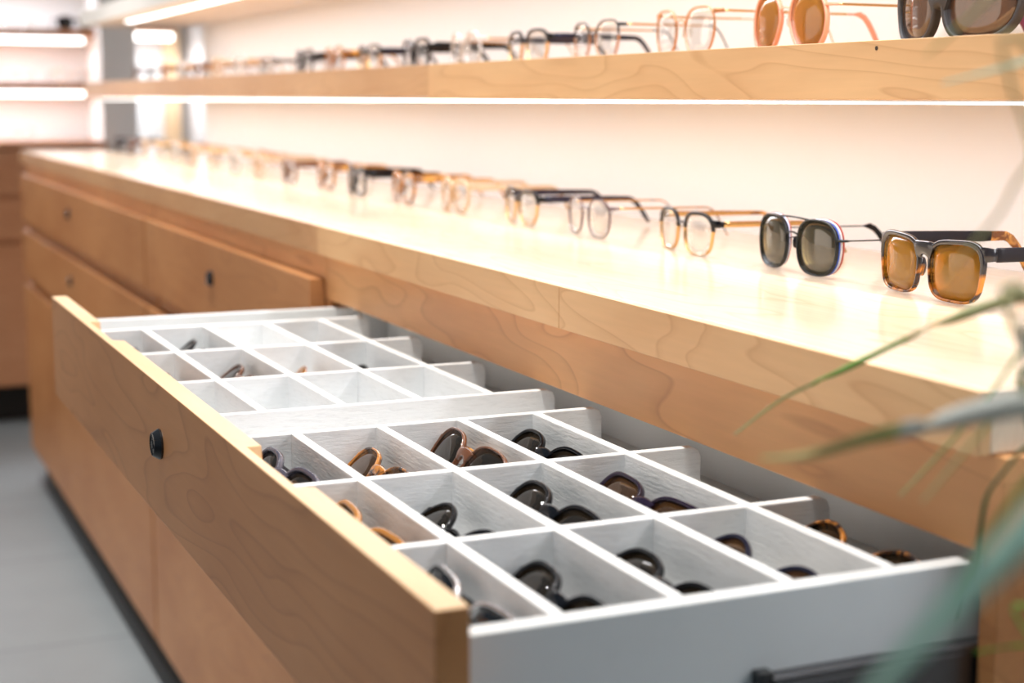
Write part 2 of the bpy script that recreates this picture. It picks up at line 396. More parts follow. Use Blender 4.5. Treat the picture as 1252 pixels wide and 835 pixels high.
part('shelf_board', [((7.06, 38.0, 1.60), (8.15, 39.7, 1.74))], M['maple_back'], t)
lt = thing('led_light_bar', W(7.7, 38.1, 1.5), 'short light strip in the alcove right of the white column', 'light')
part('diffuser', [((7.12, 38.0, 1.40), (8.08, 38.25, 1.56))], M['led'], lt, bevel=.001)

# ------------------------------------------------------------------ spectacles
BLK = simple('black_acetate', (.004, .004, .006, 1), .12, coat=0, spec=.3)
SLATE = simple('slate_acetate', (.024, .022, .027, 1), .42, coat=0, spec=.2)
CHAR = simple('charcoal_rubber', (.045, .042, .043, 1), .5, spec=.3)
NAVY = simple('navy_acetate', (.006, .008, .032, 1), .16, coat=.1)
PURP = simple('dark_purple_acetate', (.016, .007, .024, 1), .16, coat=.1)
AMBF = simple('amber_acetate', (.50, .20, .03, 1), .2, coat=.5)
PINK = simple('coral_acetate', (.90, .38, .24, 1), .25, coat=.4)
CRYS = clearplastic('champagne_crystal', (.85, .68, .48, 1), .55)
CRYG = clearplastic('pale_crystal', (.82, .80, .78, 1), .5)
CLEAR = clearplastic('clear_silicone', (.9, .88, .85, 1), .3)
GOLD = simple('gold_metal', (.75, .48, .20, 1), .25, metal=1)
COPP = simple('copper_metal', (.55, .27, .13, 1), .3, metal=.8)
SILV = simple('silver_metal', (.75, .75, .76, 1), .2, metal=1)
GUN = simple('gunmetal', (.016, .02, .022, 1), .25, metal=.3)
BRN = simple('brown_acetate', (.16, .055, .022, 1), .22, coat=.4)
PLUM = simple('plum_acetate', (.10, .045, .055, 1), .25, coat=.4)
TORT = tortoise('tortoise_acetate', (.02, .008, .005, 1), (.55, .20, .03, 1))
TORTL = tortoise('light_tortoise_acetate', (.20, .07, .02, 1), (.75, .36, .08, 1))
SPLIT = tortoise('slate_over_tortoise', (.04, .012, .006, 1), (.75, .27, .03, 1), 70, split=.022, top=(.022, .019, .023, 1))
LC = lens('clear_lens', (.993, .988, .98, 1), .03, fmul=.35)
LAMB = lens('amber_lens', (.80, .42, .06, 1), .06, diff=((.75, .36, .03, 1), .45))
LOLV = lens('olive_gradient_lens', (.72, .66, .40, 1), .10, diff=((.35, .30, .18, 1), .18), tint2=(.13, .14, .12, 1))
LORG = lens('orange_gradient_lens', (.90, .50, .10, 1), .06, diff=((.72, .30, .05, 1), .4), tint2=(.50, .20, .06, 1))
LBRN = lens('brown_mirror_lens', (.22, .13, .08, 1), .09, diff=((.22, .12, .07, 1), .45), tint2=(.06, .05, .05, 1))
LDRK = lens('dark_brown_lens', (.10, .07, .04, 1), .07, diff=((.05, .033, .018, 1), .3))
LBRZ = lens('bronze_lens', (.22, .12, .04, 1), .10, diff=((.12, .055, .018, 1), .4))
LGRY = lens('grey_lens', (.06, .07, .07, 1), .07, diff=((.02, .02, .025, 1), .3))

def outline(shape, w, h, n=44):
    P = []
    for i in range(n):
        a = 2*math.pi*i/n; c, s = math.cos(a), math.sin(a)
        ex = {'square': 3.6, 'soft': 2.8, 'round': 2.05, 'aviator': 2.5, 'cat': 2.5, 'panto': 2.4, 'wrap': 2.7, 'brow': 3.0}[shape]
        x = w/2*math.copysign(abs(c)**(2/ex), c); z = h/2*math.copysign(abs(s)**(2/ex), s)
        u, v = x/(w/2), z/(h/2)          # u>0 is the outer side
        if shape in ('panto', 'brow'): x *= 1-.12*max(0, -v)**1.3 if True else 1
        if shape == 'square': x *= 1-.07*max(0, -v); z += h*.03*u*max(0, v)
        if shape == 'soft': x *= 1-.08*max(0, -v)
        if shape == 'aviator': x += w*.05*(-v)*(1 if u > 0 else .2)*abs(u) - (w*.10*max(0, -v)*(1 if u < 0 else .0)*u); x *= 1-.14*max(0, -v); z -= h*.03*max(0, -v)
        if shape == 'cat': z += h*.10*max(0, u)**2*max(0, v+.2); x *= 1-.16*max(0, -v); x += w*.04*max(0, v)*max(0, u)
        if shape == 'wrap': x *= 1-.10*max(0, -v); z *= 1-.10*max(0, u)
        P.append((x, z, u, v))
    return P
def spec(name, st, folded=False):
    """spectacles standing on their rims: x across, front towards -y, origin bottom centre. returns the root Empty"""
    w, h, dbl = st['w'], st['h'], st['dbl']; rt, rb, d = st['rt'], st['rb'], st['d']
    shape = st['shape']; F, T, Lm = st['frame'], st['temple'], st['lens']
    k = st.get('wrap', 1.2); metal = rt < .0016
    root = bpy.data.objects.new(name, None); COL.objects.link(root); root.empty_display_size = .02
    cx = dbl/2+w/2; cz = h/2+rb*1.6
    O = outline(shape, w, h)
    yc = lambda x: k*x*x
    def P(sgn, x, z, dy=0): X = sgn*(cx+x); return Vector((X, yc(X)+dy, cz+z))
    ztop = cz+h/2
    # frame front
    bm = bmesh.new()
    n = len(O)
    for sgn in (-1, 1):
        path, siz = [], []
        for i, (x, z, u, v) in enumerate(O):
            t_ = rb+(rt-rb)*max(0, min(1, (v+.2)/1.0))
            if shape == 'brow': t_ = rt if v > .25 else rb
            t_ += st.get('outer', 0)*max(0, u)**3*max(0, v+.4)
            x0, z0 = O[i-1][0], O[i-1][1]; x1, z1 = O[(i+1) % n][0], O[(i+1) % n][1]
            nx, nz = (z1-z0), -(x1-x0); l = math.hypot(nx, nz); nx, nz = nx/l, nz/l
            t_ = t_*.72 if t_ > .0009 else t_
            path.append(P(sgn, x+nx*t_, z+nz*t_)); siz.append((t_, d/2))
        sweep(bm, path, siz, True, 8 if metal else 12, 2 if metal else 3.5)
        if st.get('halo'):                                     # coloured laminations behind the rim on the outer side
            for q, col in enumerate(st['halo']):
                pth = []; sz = []
                for i, (x, z, u, v) in enumerate(O):
                    if u > -.15 and v > -.75:
                        pass
                    pth.append(P(sgn, x*(1.01+.006*q)+.0007*(q+1), z*1.02+.0005*(q), .0020+.0013*q)); sz.append((.0010, .0007))
                sweep(bm, pth, sz, True, 8, 2, mi=1+q)
    ib = cx-w/2                                    # inner lens edge = dbl/2
    mb = st.get('bridge', 'saddle')
    if mb == 'saddle':
        zb_ = cz+h*st.get('bz', .22); pts = []; sz = []
        for i in range(11):
            u = -1+2*i/10; X = u*(dbl/2+rt*.9)
            pts.append((X, yc(X)-.0006*(1-u*u), zb_+.0032*(1-u*u)*.9)); sz.append((st.get('bt', .0038)*(1+.55*u*u), d/2))
        sweep(bm, pts, sz, False, 12, 3.5)
    else:
        for zz, amp in ([(.18, .0025), (.47, .001)] if mb == 'double' else [(.2, .003)]):
            pts = []
            e = dbl/2+(.0005 if zz < .4 else w*.30)
            for i in range(11):
                u = -1+2*i/10; X = u*e; pts.append((X, yc(X)-.0008, cz+h*zz+amp*(1-u*u) + (h*.035 if zz > .4 else 0)))
            sweep(bm, pts, (.0009, .0009), False, 8)
    # end pieces
    hx = cx+w/2+max(rt, .0012)*1.6; hz = cz+h*st.get('hz', .30)
    for sgn in (-1, 1):
        e0 = cx+w/2-.001
        hh = st.get('eh', .0035)
        sweep(bm, [(sgn*e0, yc(e0), hz), (sgn*(hx), yc(hx)+.0004, hz), (sgn*(hx+.0025), yc(hx)+.003, hz), (sgn*(hx+.0028), yc(hx)+.0075, hz)],
              [(hh, d/2*.9), (hh, d/2*.9), (hh*.9, .0014), (hh*.8, .0012)], False, 8, 3, up=(0, 1, 0) if True else None)
    for f in bm.faces: pass
    mats = [F]+list(st.get('halo', []))
    if st.get('lower'):
        mats = [F, st['lower']]
        for f in bm.faces:
            c = f.calc_center_median()
            if c.z < cz+h*.16 and abs(c.x) < hx-.0005: f.material_index = 1
    fr = finish(bm, 'frame_front', mats, root, smooth=True)
    if not metal:
        es = fr.modifiers.new('Edge', 'EDGE_SPLIT'); es.split_angle = math.radians(50)
    # lenses
    for sgn in (-1, 1):
        bm = bmesh.new(); lay = []
        for dy in (-.0006, .0010):
            rings = []
            for q in (1.0, .66, .33):
                rings.append([bm.verts.new(P(sgn, x*q, z*q, dy-.0016*(1-q*q))) for x, z, _, _ in O])
            cc = bm.verts.new(P(sgn, 0, 0, dy-.0016))
            for a, b in zip(rings, rings[1:]):
                for i in range(n): bm.faces.new((a[i], a[(i+1) % n], b[(i+1) % n], b[i]))
            for i in range(n): bm.faces.new((rings[-1][i], rings[-1][(i+1) % n], cc))
            lay.append(rings[0])
        for i in range(n): bm.faces.new((lay[0][i], lay[0][(i+1) % n], lay[1][(i+1) % n], lay[1][i]))
        finish(bm, 'lens', Lm, root, smooth=True)
    # nose pads
    pads = st.get('pads', metal)
    for sgn in (-1, 1):
        bm = bmesh.new()
        px = dbl/2-.003
        if pads:
            ball(bm, (sgn*px, .0065, cz+h*.02), .0035, (.45, .7, 1.5))
            sweep(bm, [(sgn*(dbl/2+.001), .0015, cz+h*.08), (sgn*(dbl/2-.001), .006, cz+h*.12), (sgn*(px+.0005), .0072, cz+h*.04)], (.0005, .0005), False, 6)
            finish(bm, 'nose_pad', CLEAR if not st.get('padmat') else st['padmat'], root, smooth=True)
        else:
            ball(bm, (sgn*(dbl/2-.0002), .0035, cz+h*.0), .0045, (.38, .8, 1.6)); finish(bm, 'nose_pad', F if shape != 'wrap' else st.get('padmat', F), root, smooth=True)
    # temples
    tt = st.get('tt', (.0014, .0050)); Lt = .100; tip = st.get('tip')
    for sgn in (-1, 1):
        bm = bmesh.new(); pts = []; sz = []
        bx, by = sgn*(hx+.0028), yc(hx)+.0065
        drop = hz-.0012
        m = 20
        for i in range(m+1):
            s = i/m; along = s*(Lt+.036)
            if along < Lt: dx_, dz_ = along, -.0*along
            else:
                q = (along-Lt)/.036; dx_ = Lt+.026*q; dz_ = -(drop-tt[1]*.5)*(1-math.cos(q*math.pi/2*1.15))/(1-math.cos(math.pi/2*1.15))
            if folded:
                off = .005 if sgn < 0 else .011
                pts.append(Vector((bx-sgn*dx_*.93, by-.002+off*min(1, along/.01), hz+dz_*.85)))
            else:
                pts.append(Vector((bx-sgn*.004*s, by+dx_, hz+dz_)))
            hh = tt[1]*(.75+.25*math.cos(s*2.2)) if not st.get('wire') else (tt[1] if s < .72 else .0026)
            ww = tt[0] if not st.get('wire') or s < .72 else .0014
            if s > .97: hh *= .7
            sz.append((hh, ww))
        # orient section: first = across (vertical), second = sideways
        sweep(bm, pts, sz, False, 10, 3, up=(0, 1, 0) if folded else (1, 0, 0))
        for f in bm.faces:
            c = f.calc_center_median()
            prog = abs(c.x-bx)/.93 if folded else c.y-by
            if tip is not None and prog > Lt*.86: f.material_index = 1
        finish(bm, 'temple', [T, tip] if tip is not None else [T], root, smooth=True)
    if st.get('top_z') is None: st['top_z'] = ztop+rt*2
    return root
def dup(root):
    r = root.copy(); COL.objects.link(r)
    for ch in list(root.children):
        c = ch.copy(); COL.objects.link(c); c.parent = r
    return r
ST = dict(
 wayfarer=dict(shape='square', w=.055, h=.039, dbl=.017, rt=.0025, rb=.0014, d=.0040, frame=SPLIT, temple=SLATE, lens=LAMB, tt=(.0016, .0052), outer=.0016, tip=TORTL, bz=.30, bt=.0050, hz=.39, eh=.0054),
 stripe=dict(shape='soft', w=.052, h=.043, dbl=.020, rt=.0012, rb=.0012, d=.004, frame=GUN, temple=GUN, lens=LOLV, wire=True, tt=(.0006, .0006), tip=BLK, bridge='double', halo=[simple('blue_acetate', (.02, .10, .55, 1), .3), simple('white_acetate', (.85, .85, .87, 1), .3), simple('red_acetate', (.45, .08, .05, 1), .3)], hz=.18, eh=.0012, pads=True, padmat=BLK),
 browgold=dict(shape='brow', w=.052, h=.036, dbl=.019, rt=.0024, rb=.0005, d=.0035, frame=BLK, lower=GOLD, temple=GOLD, lens=LC, tt=(.0010, .0028), bridge='wire', hz=.33, eh=.0036, pads=True, tip=TORTL),
 thinplum=dict(shape='soft', w=.048, h=.037, dbl=.020, rt=.0011, rb=.0007, d=.0024, frame=PLUM, lower=PLUM, temple=GOLD, lens=LC, tt=(.0008, .0012), bridge='wire', hz=.33, eh=.0018, tip=TORT),
 browblack=dict(shape='brow', w=.052, h=.036, dbl=.018, rt=.0026, rb=.0006, d=.0038, frame=BLK, lower=GOLD, temple=NAVY, lens=LC, tt=(.0015, .0040), bridge='wire', hz=.32, eh=.0040, pads=True),
 tortround=dict(shape='panto', w=.046, h=.038, dbl=.020, rt=.0018, rb=.0015, d=.004, frame=TORT, temple=TORTL, lens=LC, tt=(.0013, .0032)),
 brown=dict(shape='soft', w=.047, h=.036, dbl=.020, rt=.0018, rb=.0014, d=.004, frame=BRN, temple=BRN, lens=LC, tt=(.0013, .0034)),
 champagne=dict(shape='panto', w=.047, h=.038, dbl=.020, rt=.0022, rb=.0018, d=.0042, frame=CRYS, temple=CRYS, lens=LC, tt=(.0015, .0034)),
 crystal=dict(shape='round', w=.045, h=.040, dbl=.021, rt=.0019, rb=.0016, d=.004, frame=CRYG, temple=GOLD, lens=LC, tt=(.0008, .0014)),
 blackcat=dict(shape='cat', w=.049, h=.040, dbl=.018, rt=.0015, rb=.0006, d=.0026, frame=GUN, lower=COPP, temple=GOLD, lens=LC, tt=(.0008, .0013), bridge='wire', hz=.40, eh=.0022, tip=BLK),
 coppercat=dict(shape='cat', w=.050, h=.044, dbl=.020, rt=.0013, rb=.0007, d=.0026, frame=COPP, temple=GOLD, lens=LC, tt=(.0007, .0012), bridge='wire', hz=.42, eh=.0024, tip=CRYS),
 aviator=dict(shape='aviator', w=.050, h=.047, dbl=.018, rt=.0017, rb=.0016, d=.0045, frame=PINK, temple=GOLD, lens=LORG, wire=True, tt=(.0007, .0011), bridge='wire', hz=.25, eh=.0014, pads=True, tip=PINK),
 wrap=dict(shape='wrap', w=.060, h=.046, dbl=.014, rt=.0034, rb=.0026, d=.008, frame=CHAR, temple=CHAR, lens=LBRN, wrap=3.4, tt=(.003, .0095), outer=.003, bz=.1, bt=.007, hz=.22, eh=.008, tip=simple('red_blue_trim', (.25, .05, .12, 1), .3), padmat=simple('orange_rubber', (.85, .30, .06, 1), .5)),
 blackthick=dict(shape='square', w=.048, h=.036, dbl=.018, rt=.0028, rb=.0018, d=.0045, frame=BLK, temple=BLK, lens=LC, tt=(.0018, .0050)),
 slim=dict(shape='soft', w=.047, h=.034, dbl=.019, rt=.0011, rb=.0005, d=.0024, frame=GUN, temple=GUN, lens=LC, tt=(.0008, .0014), bridge='wire', tip=BLK),
 goldround=dict(shape='round', w=.046, h=.042, dbl=.021, rt=.0008, rb=.0008, d=.0018, frame=GOLD, temple=GOLD, lens=LC, wire=True, tt=(.0006, .0007), bridge='wire', tip=TORT),
 purplesun=dict(shape='soft', w=.048, h=.040, dbl=.018, rt=.0026, rb=.0018, d=.0045, frame=PURP, temple=PURP, lens=LGRY, tt=(.0018, .0045)),
 # folded pairs in the drawer
 d_black=dict(shape='soft', w=.054, h=.046, dbl=.017, rt=.0019, rb=.0014, d=.0048, frame=BLK, temple=BLK, lens=LDRK, tt=(.0018, .0050), outer=.001),
 d_purple=dict(shape='square', w=.056, h=.045, dbl=.016, rt=.0020, rb=.0014, d=.0048, frame=PURP, temple=PURP, lens=LBRZ, tt=(.0018, .0050), outer=.0015),
 d_brown=dict(shape='soft', w=.054, h=.048, dbl=.017, rt=.0014, rb=.0012, d=.0045, frame=BRN, temple=TORTL, lens=LDRK, tt=(.0018, .0048)),
 d_tort=dict(shape='soft', w=.052, h=.043, dbl=.018, rt=.0015, rb=.0012, d=.0045, frame=TORT, temple=TORT, lens=LBRZ, tt=(.0016, .0042)),
 d_amber=dict(shape='square', w=.051, h=.042, dbl=.018, rt=.0026, rb=.0020, d=.0045, frame=AMBF, temple=AMBF, lens=LGRY, tt=(.0018, .0046)),
 d_round=dict(shape='round', w=.050, h=.048, dbl=.022, rt=.0016, rb=.0014, d=.0040, frame=BLK, temple=BLK, lens=LDRK, wire=True, tt=(.0009, .0014), bridge='wire', pads=True, tip=BLK),
 d_navy=dict(shape='round', w=.050, h=.048, dbl=.021, rt=.0018, rb=.0016, d=.0044, frame=NAVY, temple=GOLD, lens=LBRZ, tt=(.0009, .0014), bridge='wire', pads=True),
 d_silver=dict(shape='square', w=.050, h=.038, dbl=.019, rt=.0017, rb=.0013, d=.0040, frame=SILV, temple=SILV, lens=LGRY, tt=(.0011, .0024), bridge='wire', pads=True),
 d_dkbrown=dict(shape='round', w=.050, h=.048, dbl=.021, rt=.0019, rb=.0017, d=.0044, frame=TORT, temple=GOLD, lens=LDRK, tt=(.0009, .0014), bridge='wire', pads=True),
 d_mauve=dict(shape='soft', w=.052, h=.042, dbl=.018, rt=.0024, rb=.0018, d=.0048, frame=simple('mauve_grey_acetate', (.075, .07, .10, 1), .25), temple=SLATE, lens=LDRK, tt=(.0018, .0048)),
 d_gold=dict(shape='round', w=.046, h=.042, dbl=.021, rt=.0010, rb=.0010, d=.0020, frame=simple('rose_gold', (.80, .45, .30, 1), .2, metal=1), temple=GOLD, lens=LORG, wire=True, tt=(.0007, .0008), bridge='wire', pads=True),
)
PROTO = {}
def place(style, loc, rz, label, cat, group=None, folded=False, lean=0.0, name=None):
    key = (style, folded)
    if key in PROTO:
        r = dup(PROTO[key])
        for k_ in ('group',):
            if k_ in r: del r[k_]
    else:
        r = spec('x', ST[style], folded); PROTO[key] = r
    r.name = name or ('sunglasses' if cat == 'sunglasses' else 'eyeglasses')
    r.location = loc
    # local +y (temples) is turned to the world heading; lean tips the front backwards
    r.rotation_euler = (Matrix.Rotation(rz, 4, 'Z') @ Matrix.Rotation(-lean, 4, 'X')).to_euler()
    tag(r, label, cat, group); return r
D = math.radians
# row on the worktop: (style, y, x, yaw, label, category)
GC = 'glasses lined up along the worktop'
row = [
 ('wayfarer', 6.43, 5.23, 7, 'black-topped tortoise sunglasses with amber square lenses, nearest on the worktop', 'sunglasses'),
 ('stripe', 7.70, 5.28, 5, 'olive-lensed sunglasses with thin double bridge and blue-white-red striped rims on the worktop', 'sunglasses'),
 ('browgold', 9.03, 5.30, 8, 'dark-browed gold eyeglasses with clear lenses, beside the striped-rim sunglasses', 'eyeglasses'),
 ('thinplum', 10.42, 5.28, 6, 'thin plum-rimmed eyeglasses, fourth pair from the right on the worktop', 'eyeglasses'),
 ('browblack', 11.74, 5.32, 8, 'black half-rim eyeglasses with gold lower wire and thick dark temple, fifth on the worktop', 'eyeglasses'),
 ('champagne', 13.09, 5.28, 6, 'pale champagne eyeglasses with darker browline look, sixth pair from the right on the worktop', 'eyeglasses'),
 ('tortround', 14.50, 5.30, 6, 'round tortoise eyeglasses, seventh pair from the right on the worktop', 'eyeglasses'),
 ('blackthick', 15.92, 5.29, 7, 'dark thick-rimmed eyeglasses, eighth pair from the right on the worktop', 'eyeglasses'),
 ('tortround', 17.05, 5.30, 5, 'golden-brown tortoise eyeglasses, ninth pair from the right on the worktop', 'eyeglasses'),
 ('brown', 18.50, 5.29, 6, 'brown blurred eyeglasses, tenth pair from the right on the worktop', 'eyeglasses'),
]
ordn = ['eleventh', 'twelfth', 'thirteenth', 'fourteenth', 'fifteenth', 'sixteenth', 'seventeenth', 'eighteenth', 'nineteenth']
y = 19.9
for i, s in enumerate(['champagne', 'crystal', 'goldround', 'champagne', 'crystal', 'goldround', 'champagne', 'brown', 'blackthick']):
    lab = {'champagne': 'pale honey', 'crystal': 'pale see-through', 'goldround': 'thin gold', 'brown': 'brown', 'blackthick': 'dark'}[s]
    row.append((s, y, 5.29, 6, f'{lab} out-of-focus eyeglasses, {ordn[i]} pair from the right on the worktop', 'eyeglasses')); y += 1.28
for s, yy, x, yaw, lab, cat in row:
    place(s, W(x, yy, -1.0)+Vector((0, 0, .0003)), D(-90-yaw), lab, cat, GC)
GS = 'glasses lined up on the thick wall shelf'
rs = [
 ('wrap', 6.72, 'charcoal wraparound sunglasses with brown lenses and orange nose pads on the shelf', 'sunglasses'),
 ('aviator', 8.17, 'coral pink and gold aviator sunglasses with orange lenses on the shelf', 'sunglasses'),
 ('coppercat', 9.44, 'copper cat-eye eyeglasses on the shelf, left of the pink aviators', 'eyeglasses'),
 ('blackcat', 10.77, 'black-topped slim cat-eye eyeglasses, fourth pair from the right on the shelf', 'eyeglasses'),
 ('browblack', 12.02, 'black browline eyeglasses with dark wide temple, fifth pair from the right on the shelf', 'eyeglasses'),
 ('crystal', 13.37, 'pale see-through eyeglasses, sixth pair from the right on the shelf', 'eyeglasses'),
 ('blackthick', 14.67, 'dark thick eyeglasses, seventh pair from the right on the shelf', 'eyeglasses'),
 ('browblack', 16.1, 'black and gold eyeglasses, eighth pair from the right on the shelf', 'eyeglasses'),
 ('tortround', 17.3, 'dark tortoise eyeglasses, ninth pair from the right on the shelf', 'eyeglasses'),
 ('blackthick', 18.5, 'black blurred eyeglasses, tenth pair from the right on the shelf', 'eyeglasses'),
 ('slim', 20.2, 'thin grey metal eyeglasses, eleventh pair from the right on the shelf', 'eyeglasses')]
y = 21.7
for i, s in enumerate(['crystal', 'champagne', 'brown', 'crystal', 'tortround', 'slim', 'brown']):
    lab = {'champagne': 'pale honey', 'crystal': 'pale see-through', 'brown': 'brown', 'tortround': 'tortoise', 'slim': 'thin grey'}[s]
    rs.append((s, y, f'{lab} out-of-focus eyeglasses, {ordn[i+1]} pair from the right on the shelf', 'eyeglasses')); y += 1.25
for s, yy, lab, cat in rs:
    place(s, W(5.5, yy, .300)+Vector((0, 0, .0003)), D(-90-(4 if s != 'wrap' else 2)), lab, cat, GS)
# back wall glasses (facing the room)
for s, x, yy, z, lab, cat in [
 ('crystal', 4.5, 38.5, 1.60, 'pale eyeglasses at the left edge on the upper back shelf', 'eyeglasses'),
 ('purplesun', 5.87, 38.4, 1.60, 'dark purple sunglasses on the upper back shelf', 'sunglasses'),
 ('crystal', 4.46, 38.5, .36, 'pale eyeglasses at the left edge on the lower back shelf', 'eyeglasses'),
 ('goldround', 5.75, 38.5, .36, 'thin pale eyeglasses near the right end of the lower back shelf', 'eyeglasses'),
 ('crystal', 4.42, 38.3, -.98, 'pale eyeglasses standing on the back cabinet at the left edge', 'eyeglasses')]:
    place(s, W(x, yy, z)+Vector((0, 0, .0003)), 0, lab, cat, 'glasses on the back wall shelves')

K = .97
# folded sunglasses in the open drawer; (style, x bottom, y, lean deg, yaw deg, label)
GD = 'folded sunglasses in the open drawer'
def reach(style, sc):                      # height of a standing pair in drawer units
    t_ = ST[style]; return (t_['h']+t_['rb']*1.6+t_['rt']*2)*sc/(S*K)
dr = [   # style, x and height of the top rim, y, yaw, label, scale
 ('d_silver', 2.09, -1.74, 4.98, 0, 'silver-rimmed sunglasses in the near left corner compartment of the drawer', 1.0),
 ('d_black', 2.50, -1.77, 4.98, 3, 'black-rimmed brown sunglasses, second compartment of the nearest drawer row', .95),
 ('d_black', 2.95, -1.775, 4.98, 3, 'glossy black sunglasses with brown lenses, third compartment of the nearest row', 1.0),
 ('d_navy', 3.38, -1.755, 4.98, 1, 'round navy sunglasses with gold bridge, fourth compartment of the nearest row', .97),
 ('d_dkbrown', 3.84, -1.745, 4.98, 1, 'dark round sunglasses with gold bridge in the shaded slot behind the white dividers', .97),
 ('d_amber', 2.07, -1.74, 6.03, 0, 'amber-framed sunglasses with grey lenses beside the wooden drawer front', 1.0),
 ('d_round', 2.53, -1.79, 6.03, 1, 'round black sunglasses with silver bridge, second compartment of the middle row', .97),
 ('d_black', 2.97, -1.735, 6.03, 2, 'large black sunglasses with highlights, third compartment of the middle row', 1.0),
 ('d_purple', 3.44, -1.75, 6.03, 1, 'deep purple sunglasses with bronze lenses, fourth compartment of the middle row', .98),
 ('d_mauve', 2.04, -1.72, 7.12, -2, 'mauve-grey sunglasses partly behind the finger pull of the drawer front', 1.0),
 ('d_tort', 2.54, -1.765, 7.12, 2, 'slim tortoise and black sunglasses, second compartment of the third row', 1.0),
 ('d_brown', 3.00, -1.70, 7.12, 2, 'brown round-lensed sunglasses with amber temples, third compartment of third row', 1.0),
 ('d_black', 3.45, -1.745, 7.12, 2, 'black sunglasses, fourth compartment of the third row near the shaded slot', .97),
 ('d_round', 2.50, -1.76, 11.1, 4, 'dark folded sunglasses in the farthest drawer row', .97),
 ('d_mauve', 2.08, -1.80, 11.1, 3, 'grey folded sunglasses in the far left corner compartment', 1.0),
 ('d_brown', 2.55, -1.77, 9.92, 4, 'reddish brown folded sunglasses in the middle of the far divider block', 1.0),
 ('d_gold', 2.98, -1.80, 9.92, 3, 'small rose gold folded glasses in the far divider block', .8),
 ('d_amber', 2.07, -1.80, 9.92, 3, 'yellow-brown folded glasses close behind the wooden front in the far block', .95),
 ('d_brown', 3.43, -1.86, 11.1, 3, 'brown folded glasses low in the farthest row beside the shaded slot', .9),
 ('d_black', 3.43, -1.83, 9.92, 3, 'black folded glasses low in the far block beside the shaded slot', .9),
]
for s, x, zt_, yy, yaw, lab, sc in dr:
    H_ = reach(s, sc); lean = math.acos(min(.97, (zt_-ZF)/H_)); x0 = x-H_*math.sin(lean)
    o = place(s, W(x0, yy, ZF)+Vector((0, 0, .0012)), D(-90-yaw), lab, 'sunglasses', GD, folded=True, lean=lean, name='folded_sunglasses')
    o.scale = (sc, sc, sc)
K = 1.0

# ------------------------------------------------------------------ plant
CP = Vector((0, 0, 0))
R3 = Matrix(((0.91255585, 0.05818237, -0.40479209), (-0.40892149, 0.1419338, -0.90146437), (0.00500434, 0.98816477, 0.15331454)))
FPX = 1895.8636
plant = thing('potted_plant', W(5.6, 2.2, FLOOR), 'potted grassy plant with long arching leaves at the right edge', 'plant')
def leafmat(name, c0, c1, tr=.35):
    m, nt, out = newmat(name); L = nt.links
    tc = N(nt, 'ShaderNodeTexCoord'); nz = N(nt, 'ShaderNodeTexNoise', Scale=14.0, Detail=2.0); L.new(tc.outputs['Object'], nz.inputs[0])
    r = ramp(nt, [(.35, c0), (.65, c1)]); L.new(nz.outputs['Fac'], r.inputs[0])
    b = N(nt, 'ShaderNodeBsdfPrincipled', Roughness=.35); t_ = N(nt, 'ShaderNodeBsdfTranslucent'); mx = N(nt, 'ShaderNodeMixShader'); mx.inputs[0].default_value = tr
    L.new(r.outputs[0], b.inputs[0]); L.new(r.outputs[0], t_.inputs[0]); L.new(b.outputs[0], mx.inputs[1]); L.new(t_.outputs[0], mx.inputs[2]); L.new(mx.outputs[0], out.inputs[0]); return m
LG = leafmat('green_leaf', (.14, .40, .04, 1), (.28, .55, .10, 1))
LD = leafmat('dark_green_leaf', (.02, .08, .02, 1), (.06, .16, .03, 1))
LT = leafmat('bluegreen_leaf', (.58, .80, .71, 1), (.68, .88, .80, 1), .5)
LY = leafmat('straw_green_leaf', (.62, .56, .30, 1), (.50, .56, .24, 1))
LW = leafmat('lit_pale_leaf', (.62, .66, .64, 1), (.72, .74, .70, 1))  # pale because lit: that brightness is put into the leaf colour
def unp(px, py, dep):                       # photo sighting at a depth (layout units) to a place
    v = Vector(((px-626)/FPX*dep, -(py-417.5)/FPX*dep, -dep))
    p = R3 @ v
    return Vector((p.x*S, p.y*S, (p.z-FLOOR)*S))
crown = W(5.5, 2.3, -3.0)
